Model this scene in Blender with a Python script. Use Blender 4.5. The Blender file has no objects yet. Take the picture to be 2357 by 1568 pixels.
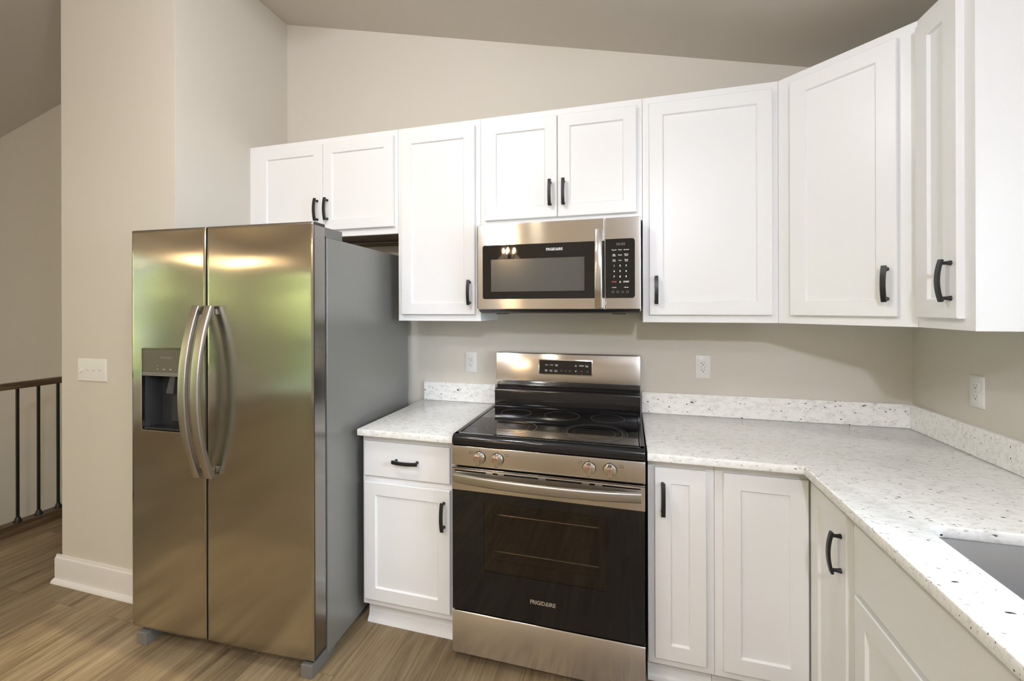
import bpy, bmesh, math, random
from mathutils import Matrix, Vector
random.seed(7)
scene = bpy.context.scene
C = scene.collection
PI = math.pi

# ------------------------------------------------------------------ camera
W_, H_ = 2357.0, 1568.0
f_px, yaw, pitch, roll = 999.4457, math.radians(15.7256), math.radians(0.009), math.radians(-0.1626)
cam_data = bpy.data.cameras.new('camera')
cam = bpy.data.objects.new('camera', cam_data)
C.objects.link(cam)
cam_data.sensor_fit = 'HORIZONTAL'
cam_data.sensor_width = 36.0
cam_data.lens = f_px / W_ * 36.0
cam_data.shift_x = (W_ / 2 - 1162.32) / W_
cam_data.shift_y = (706.91 - H_ / 2) / W_
cam_data.clip_start = 0.02
fw = Vector((-math.sin(yaw) * math.cos(pitch), math.cos(yaw) * math.cos(pitch), math.sin(pitch)))
rt = Vector((math.cos(yaw), math.sin(yaw), 0))
up = rt.cross(fw)
r2 = rt * math.cos(roll) + up * math.sin(roll)
u2 = -rt * math.sin(roll) + up * math.cos(roll)
M = Matrix((r2, u2, -fw)).transposed().to_4x4()
M.translation = Vector((0.6956, -2.3311, 1.4514))
cam.matrix_world = M
scene.camera = cam

# ------------------------------------------------------------------ colour management
scene.view_settings.view_transform = 'Standard'
scene.view_settings.look = 'None'
scene.view_settings.gamma = 1.0
scene.view_settings.use_curve_mapping = False
scene.view_settings.exposure = 0.08

# ------------------------------------------------------------------ world and sun
world = bpy.data.worlds.new('sky_world')
scene.world = world
world.use_nodes = True
wn = world.node_tree
bg = wn.nodes['Background']
bg.inputs['Color'].default_value = (0.76, 0.90, 1.06, 1)
bg.inputs['Strength'].default_value = 5.0
# the sky is brighter towards the low sun in the east
_g = wn.nodes.new('ShaderNodeTexCoord')
_d = wn.nodes.new('ShaderNodeVectorMath'); _d.operation = 'DOT_PRODUCT'; _d.inputs[1].default_value = (0.90, -0.05, 0.43)
_c = wn.nodes.new('ShaderNodeMath'); _c.operation = 'MAXIMUM'; _c.inputs[1].default_value = 0.0
_p = wn.nodes.new('ShaderNodeMath'); _p.operation = 'POWER'; _p.inputs[1].default_value = 2.0
_m = wn.nodes.new('ShaderNodeMath'); _m.operation = 'MULTIPLY_ADD'; _m.inputs[1].default_value = 25.0; _m.inputs[2].default_value = 1.3
wn.links.new(_g.outputs['Generated'], _d.inputs[0]); wn.links.new(_d.outputs['Value'], _c.inputs[0]); wn.links.new(_c.outputs[0], _p.inputs[0])
wn.links.new(_p.outputs[0], _m.inputs[0]); wn.links.new(_m.outputs[0], bg.inputs['Strength'])

def light_obj(name, typ, energy, color, loc, rot=(0, 0, 0), **kw):
    d = bpy.data.lights.new(name, typ)
    d.energy = energy
    d.color = color
    for k, v in kw.items():
        setattr(d, k, v)
    o = bpy.data.objects.new(name, d)
    C.objects.link(o)
    o.location = loc
    o.rotation_euler = rot
    return o

# low sun from the east, entering by the window over the sink
sun = light_obj('sun', 'SUN', 3.0, (1.0, 0.86, 0.68), (6, -1.4, 4), (0, math.radians(63.4), math.radians(-2.3)), angle=math.radians(0.7))

# window portals (guide the sky light through the real openings)
for (loc, rot, sx, sy) in [((1.96, -1.525, 1.575), (0, math.radians(90), 0), 0.85, 0.83),
                           ((-5.30, -3.75, 1.35), (0, math.radians(-90), 0), 1.7, 2.9),
                           ((-3.85, -6.60, 1.05), (math.radians(90), 0, 0), 1.9, 2.1)]:
    p = light_obj('window_portal', 'AREA', 1.0, (1, 1, 1), loc, rot)
    p.data.shape = 'RECTANGLE'
    p.data.size = sx
    p.data.size_y = sy
    p.data.cycles.is_portal = True

# ------------------------------------------------------------------ helpers
def tag(o, label=None, cat=None, group=None, kind=None):
    if label: o['label'] = label
    if cat: o['category'] = cat
    if group: o['group'] = group
    if kind: o['kind'] = kind
    return o

def thing(name, label, cat, loc=(0, 0, 0), rz=0.0, group=None):
    o = bpy.data.objects.new(name, None)
    C.objects.link(o)
    o.location = loc
    o.rotation_euler = (0, 0, rz)
    o.empty_display_size = 0.1
    return tag(o, label, cat, group)

class MB:
    def __init__(s):
        s.b = bmesh.new()
    def box(s, x0, x1, y0, y1, z0, z1):
        v = [s.b.verts.new(p) for p in ((x0, y0, z0), (x1, y0, z0), (x1, y1, z0), (x0, y1, z0), (x0, y0, z1), (x1, y0, z1), (x1, y1, z1), (x0, y1, z1))]
        for f in ((0, 3, 2, 1), (4, 5, 6, 7), (0, 1, 5, 4), (1, 2, 6, 5), (2, 3, 7, 6), (3, 0, 4, 7)):
            s.b.faces.new([v[i] for i in f])
        return s
    def loft(s, rings, cap=True, close=False):
        vs = [[s.b.verts.new(p) for p in r] for r in rings]
        n = len(vs[0])
        k = len(vs)
        for i in range(k if close else k - 1):
            a, c = vs[i], vs[(i + 1) % k]
            for j in range(n):
                s.b.faces.new((a[j], a[(j + 1) % n], c[(j + 1) % n], c[j]))
        if cap and not close:
            s.b.faces.new(list(reversed(vs[0])))
            s.b.faces.new(vs[-1])
        return s
    def prism(s, poly, axis, a, b):
        # poly: 2-D points; axis: the extrusion axis; the two coordinates are the remaining ones in xyz order
        def P(p, t):
            return {'x': (t, p[0], p[1]), 'y': (p[0], t, p[1]), 'z': (p[0], p[1], t)}[axis]
        return s.loft([[P(p, a) for p in poly], [P(p, b) for p in poly]])
    def cyl(s, c, axis, r0, r1, h, n=24):
        # from c along axis by h
        rings = []
        for t, r in ((0, r0), (h, r1)):
            ring = []
            for i in range(n):
                a = 2 * PI * i / n
                u, w = r * math.cos(a), r * math.sin(a)
                ring.append({'x': (c[0] + t, c[1] + u, c[2] + w), 'y': (c[0] + u, c[1] + t, c[2] + w), 'z': (c[0] + u, c[1] + w, c[2] + t)}[axis])
            rings.append(ring)
        return s.loft(rings)
    def lathe(s, prof, c, axis='z', n=24):
        rings = []
        for (r, t) in prof:
            r = max(r, 1e-4)
            ring = []
            for i in range(n):
                a = 2 * PI * i / n
                u, w = r * math.cos(a), r * math.sin(a)
                ring.append({'x': (c[0] + t, c[1] + u, c[2] + w), 'y': (c[0] + u, c[1] + t, c[2] + w), 'z': (c[0] + u, c[1] + w, c[2] + t)}[axis])
            rings.append(ring)
        return s.loft(rings)
    def sweep(s, path, sec, fixed):
        # path of Vectors, section (a,b): a along 'fixed' vector, b along the path normal
        fixed = Vector(fixed)
        rings = []
        for i, p in enumerate(path):
            q0 = path[max(i - 1, 0)]; q1 = path[min(i + 1, len(path) - 1)]
            t = (q1 - q0).normalized()
            nrm = t.cross(fixed).normalized()
            rings.append([tuple(p + fixed * a + nrm * b) for (a, b) in sec])
        return s.loft(rings)
    def tube(s, pts, r, n=8):
        pts = [Vector(p) for p in pts]
        t = (pts[-1] - pts[0]).normalized()
        f = Vector((0, 0, 1)) if abs(t.z) < 0.9 else Vector((1, 0, 0))
        f = t.cross(f).normalized()
        sec = [(r * math.cos(2 * PI * i / n), r * math.sin(2 * PI * i / n)) for i in range(n)]
        return s.sweep(pts, sec, f)
    def annulus(s, c, ro, ri, h, n=64):
        rings = [[(c[0] + r * math.cos(2 * PI * i / n), c[1] + r * math.sin(2 * PI * i / n), c[2] + z) for i in range(n)] for r, z in ((ro, 0), (ro, h), (ri, h), (ri, 0))]
        return s.loft(rings, close=True)
    def build(s, name, mat, parent=None, bevel=0, seg=2, smooth=True, angle=35, label=None):
        bmesh.ops.recalc_face_normals(s.b, faces=s.b.faces)
        me = bpy.data.meshes.new(name)
        s.b.to_mesh(me)
        s.b.free()
        if smooth:
            me.shade_smooth()
            me.set_sharp_from_angle(angle=math.radians(angle))
        me.materials.append(mat)
        o = bpy.data.objects.new(name, me)
        C.objects.link(o)
        if parent: o.parent = parent
        if bevel:
            m = o.modifiers.new('bevel', 'BEVEL')
            m.width = bevel
            m.segments = seg
            m.limit_method = 'ANGLE'
            m.angle_limit = math.radians(40)
            m.harden_normals = True
        if label: o['label'] = label
        return o

def B(x0, x1, y0, y1, z0, z1):
    return MB().box(x0, x1, y0, y1, z0, z1)

def rrect(x0, x1, z0, z1, r, n=6, corners=(1, 1, 1, 1)):
    # counter-clockwise 2-D rounded rectangle; corners order: x0z0, x1z0, x1z1, x0z1
    out = []
    for k, (cx, cz, a0) in enumerate(((x0, z0, PI), (x1, z0, 1.5 * PI), (x1, z1, 0), (x0, z1, 0.5 * PI))):
        if not corners[k]:
            out.append((cx, cz)); continue
        ox = cx + r if cx == x0 else cx - r
        oz = cz + r if cz == z0 else cz - r
        for i in range(n + 1):
            a = a0 + 0.5 * PI * i / n
            out.append((ox + r * math.cos(a), oz + r * math.sin(a)))
    return out

# ------------------------------------------------------------------ materials
def srgb(r, g, b):
    def l(c):
        c /= 255.0
        return c / 12.92 if c <= 0.04045 else ((c + 0.055) / 1.055) ** 2.4
    return (l(r), l(g), l(b), 1)

def mat(name, col, rough=0.5, metal=0.0, spec=0.5, **kw):
    m = bpy.data.materials.new(name)
    m.use_nodes = True
    b = m.node_tree.nodes['Principled BSDF']
    b.inputs['Base Color'].default_value = col if len(col) == 4 else (*col, 1)
    b.inputs['Roughness'].default_value = rough
    b.inputs['Metallic'].default_value = metal
    b.inputs['Specular IOR Level'].default_value = spec
    for k, v in kw.items():
        b.inputs[k].default_value = v
    return m

def nd(m, t, **kw):
    n = m.node_tree.nodes.new(t)
    for k, v in kw.items():
        setattr(n, k, v)
    return n

def lk(m, a, b):
    m.node_tree.links.new(a, b)

def add_bump(m, scale=(1, 1, 1), nscale=200, strength=0.05, dist=0.001, detail=2, coord='Object'):
    tc = nd(m, 'ShaderNodeTexCoord'); mp = nd(m, 'ShaderNodeMapping'); no = nd(m, 'ShaderNodeTexNoise'); bu = nd(m, 'ShaderNodeBump')
    mp.inputs['Scale'].default_value = scale
    no.inputs['Scale'].default_value = nscale
    no.inputs['Detail'].default_value = detail
    bu.inputs['Strength'].default_value = strength
    bu.inputs['Distance'].default_value = dist
    lk(m, tc.outputs[coord], mp.inputs['Vector']); lk(m, mp.outputs[0], no.inputs['Vector'])
    lk(m, no.outputs['Fac'], bu.inputs['Height'])
    b = m.node_tree.nodes['Principled BSDF']
    lk(m, bu.outputs[0], b.inputs['Normal'])
    return no, bu

def wall_paint(name, col):
    m = mat(name, col, 0.75, spec=0.25)
    add_bump(m, nscale=260, strength=0.12, dist=0.0006, detail=3)
    return m

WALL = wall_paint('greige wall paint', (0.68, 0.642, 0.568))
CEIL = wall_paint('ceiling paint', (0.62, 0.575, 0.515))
TRIM = mat('white trim paint', (0.80, 0.775, 0.74), 0.4)
CAB = mat('white cabinet lacquer', (0.875, 0.88, 0.885), 0.34, spec=0.45)
RAWWOOD = mat('unfinished cabinet underside', (0.26, 0.20, 0.135), 0.6)
BLACKM = mat('matte black pull', (0.012, 0.012, 0.013), 0.38, spec=0.5)
IRON = mat('black iron baluster', (0.010, 0.009, 0.008), 0.45)
PLATE = mat('white plastic plate', (0.80, 0.79, 0.77), 0.3)
SLOT = mat('dark socket slot', (0.01, 0.01, 0.01), 0.6)
BLACKG = mat('black ceramic glass', (0.006, 0.006, 0.0065), 0.025, spec=0.55)
ENAMEL = mat('black enamel', (0.009, 0.009, 0.010), 0.10, spec=0.5)
BLACKP = mat('black plastic', (0.012, 0.012, 0.012), 0.35)
SEAL = mat('dark gasket', (0.015, 0.015, 0.015), 0.8)
DISPC = mat('dispenser cavity plastic', (0.030, 0.031, 0.033), 0.22)
DISPT = mat('dispenser taupe panel', (0.145, 0.125, 0.095), 0.28, metal=0.35)
GREYP = mat('grey plastic', (0.17, 0.16, 0.148), 0.45)
FRIDGESIDE = mat('grey enamel fridge side', (0.235, 0.228, 0.212), 0.30, metal=0.25)
add_bump(FRIDGESIDE, nscale=700, strength=0.08, dist=0.0003)
CHROME = mat('chrome', (0.75, 0.75, 0.74), 0.12, metal=1.0)
SATIN = mat('satin nickel knob', (0.66, 0.62, 0.55), 0.24, metal=1.0)
RED = mat('red mark', (0.60, 0.01, 0.03), 0.4)
INK = mat('white ink', (0.85, 0.85, 0.85), 0.5)
INKG = mat('grey ink', (0.22, 0.22, 0.22), 0.5)
INKR = mat('red ink', (0.42, 0.08, 0.05), 0.5)
INKD = mat('dark ink', (0.02, 0.02, 0.02), 0.5)
DIGIT = mat('unlit display digits', (0.10, 0.085, 0.055), 0.5)
RINGM = mat('burner ring print', (0.13, 0.13, 0.13), 0.35)
RINGD = mat('faint burner ring print', (0.03, 0.03, 0.03), 0.3)
MWWIN = mat('microwave window mesh', (0.085, 0.083, 0.075), 0.16, spec=0.6)
OVENIN = mat('oven cavity enamel', (0.12, 0.085, 0.065), 0.35)
RACK = mat('oven rack wire', (0.80, 0.74, 0.60), 0.25, metal=1.0)
BRONZE = mat('lamp metal', (0.10, 0.08, 0.06), 0.35, metal=1.0)

def brushed(name, col, tangent, rough, aniso, grain_scale, wav=0.0, wscale=2.0):
    m = mat(name, col, rough, metal=1.0)
    b = m.node_tree.nodes['Principled BSDF']
    b.inputs['Anisotropic'].default_value = aniso
    cv = nd(m, 'ShaderNodeCombineXYZ')
    for i in range(3): cv.inputs[i].default_value = tangent[i]
    lk(m, cv.outputs[0], b.inputs['Tangent'])
    no, bu = add_bump(m, scale=grain_scale, nscale=1.0, strength=0.04, dist=0.0002, detail=3)
    # fine variation of roughness along the grain
    mr = nd(m, 'ShaderNodeMapRange')
    mr.inputs['To Min'].default_value = rough * 0.88
    mr.inputs['To Max'].default_value = rough * 1.14
    lk(m, no.outputs['Fac'], mr.inputs['Value']); lk(m, mr.outputs[0], b.inputs['Roughness'])
    if wav:
        tc = nd(m, 'ShaderNodeTexCoord'); n2 = nd(m, 'ShaderNodeTexNoise'); b2 = nd(m, 'ShaderNodeBump')
        n2.inputs['Scale'].default_value = wscale
        n2.inputs['Detail'].default_value = 0.5
        b2.inputs['Strength'].default_value = 1.0
        b2.inputs['Distance'].default_value = wav
        lk(m, tc.outputs['Object'], n2.inputs['Vector']); lk(m, n2.outputs['Fac'], b2.inputs['Height'])
        lk(m, b2.outputs[0], bu.inputs['Normal'])
    return m

STEELF = brushed('brushed steel vertical grain', (0.46, 0.435, 0.385), (1, 0.05, 0), 0.15, 0.90, (900, 900, 6), wav=0.006, wscale=2.2)
STEELH = brushed('brushed steel horizontal grain', (0.64, 0.62, 0.585), (0, 0, 1), 0.155, 1.0, (6, 900, 900))
STEELB = mat('satin steel handle', (0.50, 0.475, 0.44), 0.34, metal=1.0)
SINKM = mat('brushed sink steel', (0.45, 0.47, 0.50), 0.33, metal=1.0)
add_bump(SINKM, scale=(20, 200, 20), nscale=4, strength=0.1, dist=0.0005)
EDGE = mat('door edge with painted seam shade', (0.03, 0.03, 0.03), 0.5)  # shade of the narrow door gap, put into the colour of the edges
DOORSIDE = mat('polished door return', (0.30, 0.29, 0.275), 0.2, metal=1.0)

# granite
def granite():
    m = mat('white speckled granite', (0.8, 0.8, 0.78), 0.18, spec=0.5)
    b = m.node_tree.nodes['Principled BSDF']
    tc = nd(m, 'ShaderNodeTexCoord')
    mp = nd(m, 'ShaderNodeMapping')
    mp.inputs['Rotation'].default_value = (0.35, 0.25, 0.6)
    mp.inputs['Scale'].default_value = (0.62, 1.45, 1.15)
    lk(m, tc.outputs['Object'], mp.inputs['Vector'])
    # distortion
    dn = nd(m, 'ShaderNodeTexNoise'); dn.inputs['Scale'].default_value = 60; dn.inputs['Detail'].default_value = 2
    lk(m, mp.outputs[0], dn.inputs['Vector'])
    va = nd(m, 'ShaderNodeVectorMath', operation='MULTIPLY_ADD')
    va.inputs[1].default_value = (0.012, 0.012, 0.012)
    lk(m, dn.outputs['Color'], va.inputs[0]); lk(m, mp.outputs[0], va.inputs[2])
    # cloud base
    n1 = nd(m, 'ShaderNodeTexNoise'); n1.inputs['Scale'].default_value = 48; n1.inputs['Detail'].default_value = 6; n1.inputs['Roughness'].default_value = 0.7
    lk(m, va.outputs[0], n1.inputs['Vector'])
    r1 = nd(m, 'ShaderNodeValToRGB')
    e = r1.color_ramp.elements
    e[0].position = 0.28; e[0].color = (0.70, 0.695, 0.66, 1)
    e[1].position = 0.52; e[1].color = (0.95, 0.95, 0.93, 1)
    lk(m, n1.outputs['Fac'], r1.inputs[0])
    prev = r1.outputs['Color']
    def specks(scale, r0, r1_, chance, col, prev, off):
        mv = nd(m, 'ShaderNodeVectorMath', operation='ADD'); mv.inputs[1].default_value = (off, off * 1.7, off * 0.3)
        lk(m, va.outputs[0], mv.inputs[0])
        v = nd(m, 'ShaderNodeTexVoronoi'); v.inputs['Scale'].default_value = scale
        lk(m, mv.outputs[0], v.inputs['Vector'])
        sp = nd(m, 'ShaderNodeSeparateColor'); lk(m, v.outputs['Color'], sp.inputs[0])
        # radius from the cell's random value
        mr = nd(m, 'ShaderNodeMapRange')
        mr.inputs['From Min'].default_value = 1 - chance; mr.inputs['From Max'].default_value = 1
        mr.inputs['To Min'].default_value = 0.0; mr.inputs['To Max'].default_value = r1_
        lk(m, sp.outputs[0], mr.inputs['Value'])
        sb = nd(m, 'ShaderNodeMath', operation='SUBTRACT'); lk(m, mr.outputs[0], sb.inputs[0]); lk(m, v.outputs['Distance'], sb.inputs[1])
        ml = nd(m, 'ShaderNodeMath', operation='MULTIPLY', use_clamp=True); ml.inputs[1].default_value = r0
        lk(m, sb.outputs[0], ml.inputs[0])
        mx = nd(m, 'ShaderNodeMix', data_type='RGBA')
        lk(m, ml.outputs[0], mx.inputs['Factor']); lk(m, prev, mx.inputs['A']); mx.inputs['B'].default_value = col
        return mx.outputs['Result']
    prev = specks(95, 9.0, 0.38, 0.35, (0.60, 0.59, 0.56, 1), prev, 3.1)
    prev = specks(120, 9.0, 0.40, 0.20, (0.12, 0.115, 0.11, 1), prev, 7.7)
    prev = specks(58, 14.0, 0.27, 0.15, (0.022, 0.021, 0.021, 1), prev, 0.0)
    lk(m, prev, b.inputs['Base Color'])
    return m
GRANITE = granite()

# oak-look planks running along y
def planks():
    m = mat('oak plank floor', (0.4, 0.3, 0.2), 0.42, spec=0.35)
    b = m.node_tree.nodes['Principled BSDF']
    tc = nd(m, 'ShaderNodeTexCoord')
    mp = nd(m, 'ShaderNodeMapping'); mp.inputs['Rotation'].default_value = (0, 0, PI / 2); mp.inputs['Location'].default_value = (0.35, 0.06, 0)
    lk(m, tc.outputs['Object'], mp.inputs['Vector'])
    br = nd(m, 'ShaderNodeTexBrick')
    br.offset = 0.37; br.offset_frequency = 2
    br.inputs['Scale'].default_value = 1.0
    br.inputs['Brick Width'].default_value = 1.22
    br.inputs['Row Height'].default_value = 0.18
    br.inputs['Mortar Size'].default_value = 0.0011
    br.inputs['Mortar Smooth'].default_value = 0.1
    br.inputs['Bias'].default_value = 0.0
    br.inputs['Color1'].default_value = (0, 0, 0, 1)
    br.inputs['Color2'].default_value = (1, 1, 1, 1)
    br.inputs['Mortar'].default_value = (0.5, 0.5, 0.5, 1)
    lk(m, mp.outputs[0], br.inputs['Vector'])
    sp = nd(m, 'ShaderNodeSeparateColor'); lk(m, br.outputs['Color'], sp.inputs[0])
    # shift the grain per plank
    cb = nd(m, 'ShaderNodeCombineXYZ')
    mu = nd(m, 'ShaderNodeMath', operation='MULTIPLY'); mu.inputs[1].default_value = 37.0; lk(m, sp.outputs[0], mu.inputs[0])
    lk(m, mu.outputs[0], cb.inputs[0]); lk(m, mu.outputs[0], cb.inputs[2])
    ad = nd(m, 'ShaderNodeVectorMath', operation='ADD'); lk(m, mp.outputs[0], ad.inputs[0]); lk(m, cb.outputs[0], ad.inputs[1])
    m2 = nd(m, 'ShaderNodeMapping'); m2.inputs['Scale'].default_value = (1.6, 22, 22); lk(m, ad.outputs[0], m2.inputs['Vector'])
    n1 = nd(m, 'ShaderNodeTexNoise'); n1.inputs['Scale'].default_value = 1.0; n1.inputs['Detail'].default_value = 6; n1.inputs['Roughness'].default_value = 0.62; n1.inputs['Distortion'].default_value = 1.2
    lk(m, m2.outputs[0], n1.inputs['Vector'])
    m3 = nd(m, 'ShaderNodeMapping'); m3.inputs['Scale'].default_value = (8, 190, 190); lk(m, ad.outputs[0], m3.inputs['Vector'])
    n2 = nd(m, 'ShaderNodeTexNoise'); n2.inputs['Scale'].default_value = 1.0; n2.inputs['Detail'].default_value = 3
    lk(m, m3.outputs[0], n2.inputs['Vector'])
    rp = nd(m, 'ShaderNodeValToRGB')
    e = rp.color_ramp.elements
    e[0].position = 0.30; e[0].color = (0.135, 0.090, 0.047, 1)
    e[1].position = 0.70; e[1].color = (0.37, 0.285, 0.175, 1)
    k = e.new(0.5); k.color = (0.26, 0.190, 0.108, 1)
    lk(m, n1.outputs['Fac'], rp.inputs[0])
    # fine grain darkening and plank tone
    mrg = nd(m, 'ShaderNodeMapRange'); mrg.inputs['From Min'].default_value = 0.3; mrg.inputs['From Max'].default_value = 0.65; mrg.inputs['To Min'].default_value = 0.84; mrg.inputs['To Max'].default_value = 1.06
    lk(m, n2.outputs['Fac'], mrg.inputs['Value'])
    mrt = nd(m, 'ShaderNodeMapRange'); mrt.inputs['To Min'].default_value = 0.80; mrt.inputs['To Max'].default_value = 1.15
    lk(m, sp.outputs[0], mrt.inputs['Value'])
    mm = nd(m, 'ShaderNodeMath', operation='MULTIPLY'); lk(m, mrg.outputs[0], mm.inputs[0]); lk(m, mrt.outputs[0], mm.inputs[1])
    sc = nd(m, 'ShaderNodeVectorMath', operation='SCALE'); lk(m, rp.outputs['Color'], sc.inputs[0]); lk(m, mm.outputs[0], sc.inputs['Scale'])
    mo = nd(m, 'ShaderNodeMix', data_type='RGBA'); mo.inputs['B'].default_value = (0.10, 0.07, 0.045, 1)
    f2 = nd(m, 'ShaderNodeMath', operation='MULTIPLY'); f2.inputs[1].default_value = 0.7; lk(m, br.outputs['Fac'], f2.inputs[0])
    lk(m, f2.outputs[0], mo.inputs['Factor']); lk(m, sc.outputs[0], mo.inputs['A'])
    lk(m, mo.outputs['Result'], b.inputs['Base Color'])
    bu = nd(m, 'ShaderNodeBump'); bu.inputs['Strength'].default_value = 0.15; bu.inputs['Distance'].default_value = 0.0006
    lk(m, n2.outputs['Fac'], bu.inputs['Height']); lk(m, bu.outputs[0], b.inputs['Normal'])
    return m
FLOORM = planks()

def stained():
    m = mat('stained oak', (0.07, 0.045, 0.024), 0.4)
    b = m.node_tree.nodes['Principled BSDF']
    tc = nd(m, 'ShaderNodeTexCoord'); mp = nd(m, 'ShaderNodeMapping'); mp.inputs['Scale'].default_value = (60, 3, 60)
    n = nd(m, 'ShaderNodeTexNoise'); n.inputs['Scale'].default_value = 1.0; n.inputs['Detail'].default_value = 4
    r = nd(m, 'ShaderNodeValToRGB'); r.color_ramp.elements[0].color = (0.05, 0.030, 0.015, 1); r.color_ramp.elements[1].color = (0.16, 0.105, 0.06, 1)
    r.color_ramp.elements[0].position = 0.35; r.color_ramp.elements[1].position = 0.7
    lk(m, tc.outputs['Object'], mp.inputs['Vector']); lk(m, mp.outputs[0], n.inputs['Vector']); lk(m, n.outputs['Fac'], r.inputs[0]); lk(m, r.outputs[0], b.inputs['Base Color'])
    return m
STAIN = stained()

def pane(name, tint, gloss, rough=0.0):
    m = bpy.data.materials.new(name); m.use_nodes = True
    nt = m.node_tree
    for n in list(nt.nodes): nt.nodes.remove(n)
    o = nd(m, 'ShaderNodeOutputMaterial'); t = nd(m, 'ShaderNodeBsdfTransparent'); g = nd(m, 'ShaderNodeBsdfGlossy'); x = nd(m, 'ShaderNodeMixShader'); fr = nd(m, 'ShaderNodeFresnel')
    t.inputs['Color'].default_value = (*tint, 1)
    g.inputs['Color'].default_value = (gloss, gloss, gloss, 1)
    g.inputs['Roughness'].default_value = rough
    fr.inputs['IOR'].default_value = 1.5
    lk(m, fr.outputs[0], x.inputs[0]); lk(m, t.outputs[0], x.inputs[1]); lk(m, g.outputs[0], x.inputs[2]); lk(m, x.outputs[0], o.inputs['Surface'])
    return m
GLASS = pane('window glass', (0.96, 0.98, 0.97), 1.0)
OVENGLASS = pane('tinted oven glass', (0.66, 0.63, 0.60), 1.0, 0.02)
NOZZLE = mat('clear dispenser plastic', (0.10, 0.10, 0.11), 0.06, **{'Transmission Weight': 0.4})

def emit(name, col, s):
    m = mat(name, (0.9, 0.9, 0.9), 0.4)
    b = m.node_tree.nodes['Principled BSDF']
    b.inputs['Emission Color'].default_value = (*col, 1)
    b.inputs['Emission Strength'].default_value = s
    return m
LAMP = emit('warm lamp diffuser', (1.0, 0.72, 0.42), 30)
DOME = emit('dome glass glow', (1.0, 0.9, 0.76), 5)
SHADE = emit('warm pendant glow', (1.0, 0.70, 0.38), 48)
BULB = emit('warm bulb glow', (1.0, 0.66, 0.34), 260)

def leafy():
    m = mat('tree foliage', (0.2, 0.35, 0.05), 0.7)
    b = m.node_tree.nodes['Principled BSDF']
    tc = nd(m, 'ShaderNodeTexCoord'); n = nd(m, 'ShaderNodeTexNoise'); n.inputs['Scale'].default_value = 3.0; n.inputs['Detail'].default_value = 6
    r = nd(m, 'ShaderNodeValToRGB'); r.color_ramp.elements[0].color = (0.12, 0.15, 0.04, 1); r.color_ramp.elements[1].color = (0.66, 0.62, 0.17, 1)
    r.color_ramp.elements[0].position = 0.38; r.color_ramp.elements[1].position = 0.62
    lk(m, tc.outputs['Object'], n.inputs['Vector']); lk(m, n.outputs['Fac'], r.inputs[0]); lk(m, r.outputs[0], b.inputs['Base Color'])
    return m
LEAF = leafy()
GRASS = mat('lawn', (0.10, 0.12, 0.05), 0.9)
BARK = mat('bark', (0.10, 0.07, 0.05), 0.9)

# text -> mesh
def text(s, size, loc, m, name, parent, rz=0.0, bold=0.0, align='CENTER', label=None, sx=1.0, space=1.0, lean=None):
    cu = bpy.data.curves.new(name, 'FONT')
    cu.body = s; cu.size = size; cu.align_x = align; cu.align_y = 'CENTER'
    cu.extrude = 0.00012; cu.offset = bold; cu.space_character = space; cu.space_line = 0.85
    cu.resolution_u = 3
    tmp = bpy.data.objects.new(name, cu)
    C.objects.link(tmp)
    dg = bpy.context.evaluated_depsgraph_get()
    me = bpy.data.meshes.new_from_object(tmp.evaluated_get(dg))
    me.name = name
    bpy.data.objects.remove(tmp)
    T = Matrix.Translation(loc) @ Matrix.Rotation(rz, 4, 'Z') @ (lean if lean else Matrix.Identity(4)) @ Matrix.Rotation(PI / 2, 4, 'X') @ Matrix.Diagonal((sx, 1, 1, 1))
    me.transform(T)
    me.materials.clear(); me.materials.append(m)
    o = bpy.data.objects.new(name, me)
    C.objects.link(o)
    if parent: o.parent = parent
    if label: o['label'] = label
    return o

def merge(objs, name, parent):
    # join several text meshes into one part
    b = bmesh.new()
    m = objs[0].data.materials[0]
    for o in objs:
        b.from_mesh(o.data)
        bpy.data.objects.remove(o)
    me = bpy.data.meshes.new(name); b.to_mesh(me); b.free()
    me.materials.append(m)
    o = bpy.data.objects.new(name, me); C.objects.link(o); o.parent = parent
    return o

# ================================================================== THE SETTING
XR = 1.907           # right wall
RIDGE_X, RIDGE_Z = -2.05, 3.443
def ceil_z(x):
    return RIDGE_Z - 0.2465 * (x - RIDGE_X) if x > RIDGE_X else RIDGE_Z + 0.2565 * (x - RIDGE_X)
XL, YB = -5.25, -6.55

def struct(name, mb, m, **kw):
    return tag(mb.build(name, m, **kw), kind='structure')

# back wall (reaches down into the stairwell)
mb = MB(); mb.prism([(XL - .12, -2.6), (XR + .12, -2.6), (XR + .12, ceil_z(XR) + .02), (RIDGE_X, RIDGE_Z + .05), (XL - .12, ceil_z(XL) + .02)], 'y', 0.0, 0.12)
struct('wall_back', mb, WALL, smooth=False)
# right wall with window opening y -1.95..-1.10, z 1.15..2.00
WY0, WY1, WZ0, WZ1 = -1.95, -1.10, 1.15, 2.00
zt = ceil_z(XR) + .02
mb = MB()
mb.box(XR, XR + .12, WY1, 0, 0, zt); mb.box(XR, XR + .12, YB, WY0, 0, zt)
mb.box(XR, XR + .12, WY0, WY1, 0, WZ0); mb.box(XR, XR + .12, WY0, WY1, WZ1, zt)
struct('wall_right', mb, WALL, smooth=False)
# left wall with a big window y -5.2..-2.3, z .5..2.2
LY0, LY1, LZ0, LZ1 = -5.2, -2.3, 0.50, 2.20
zt = ceil_z(XL) + .02
mb = MB()
mb.box(XL - .12, XL, LY1, 0, -2.6, zt); mb.box(XL - .12, XL, YB, LY0, -2.6, zt)
mb.box(XL - .12, XL, LY0, LY1, -2.6, LZ0); mb.box(XL - .12, XL, LY0, LY1, LZ1, zt)
struct('wall_left', mb, WALL, smooth=False)
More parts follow.
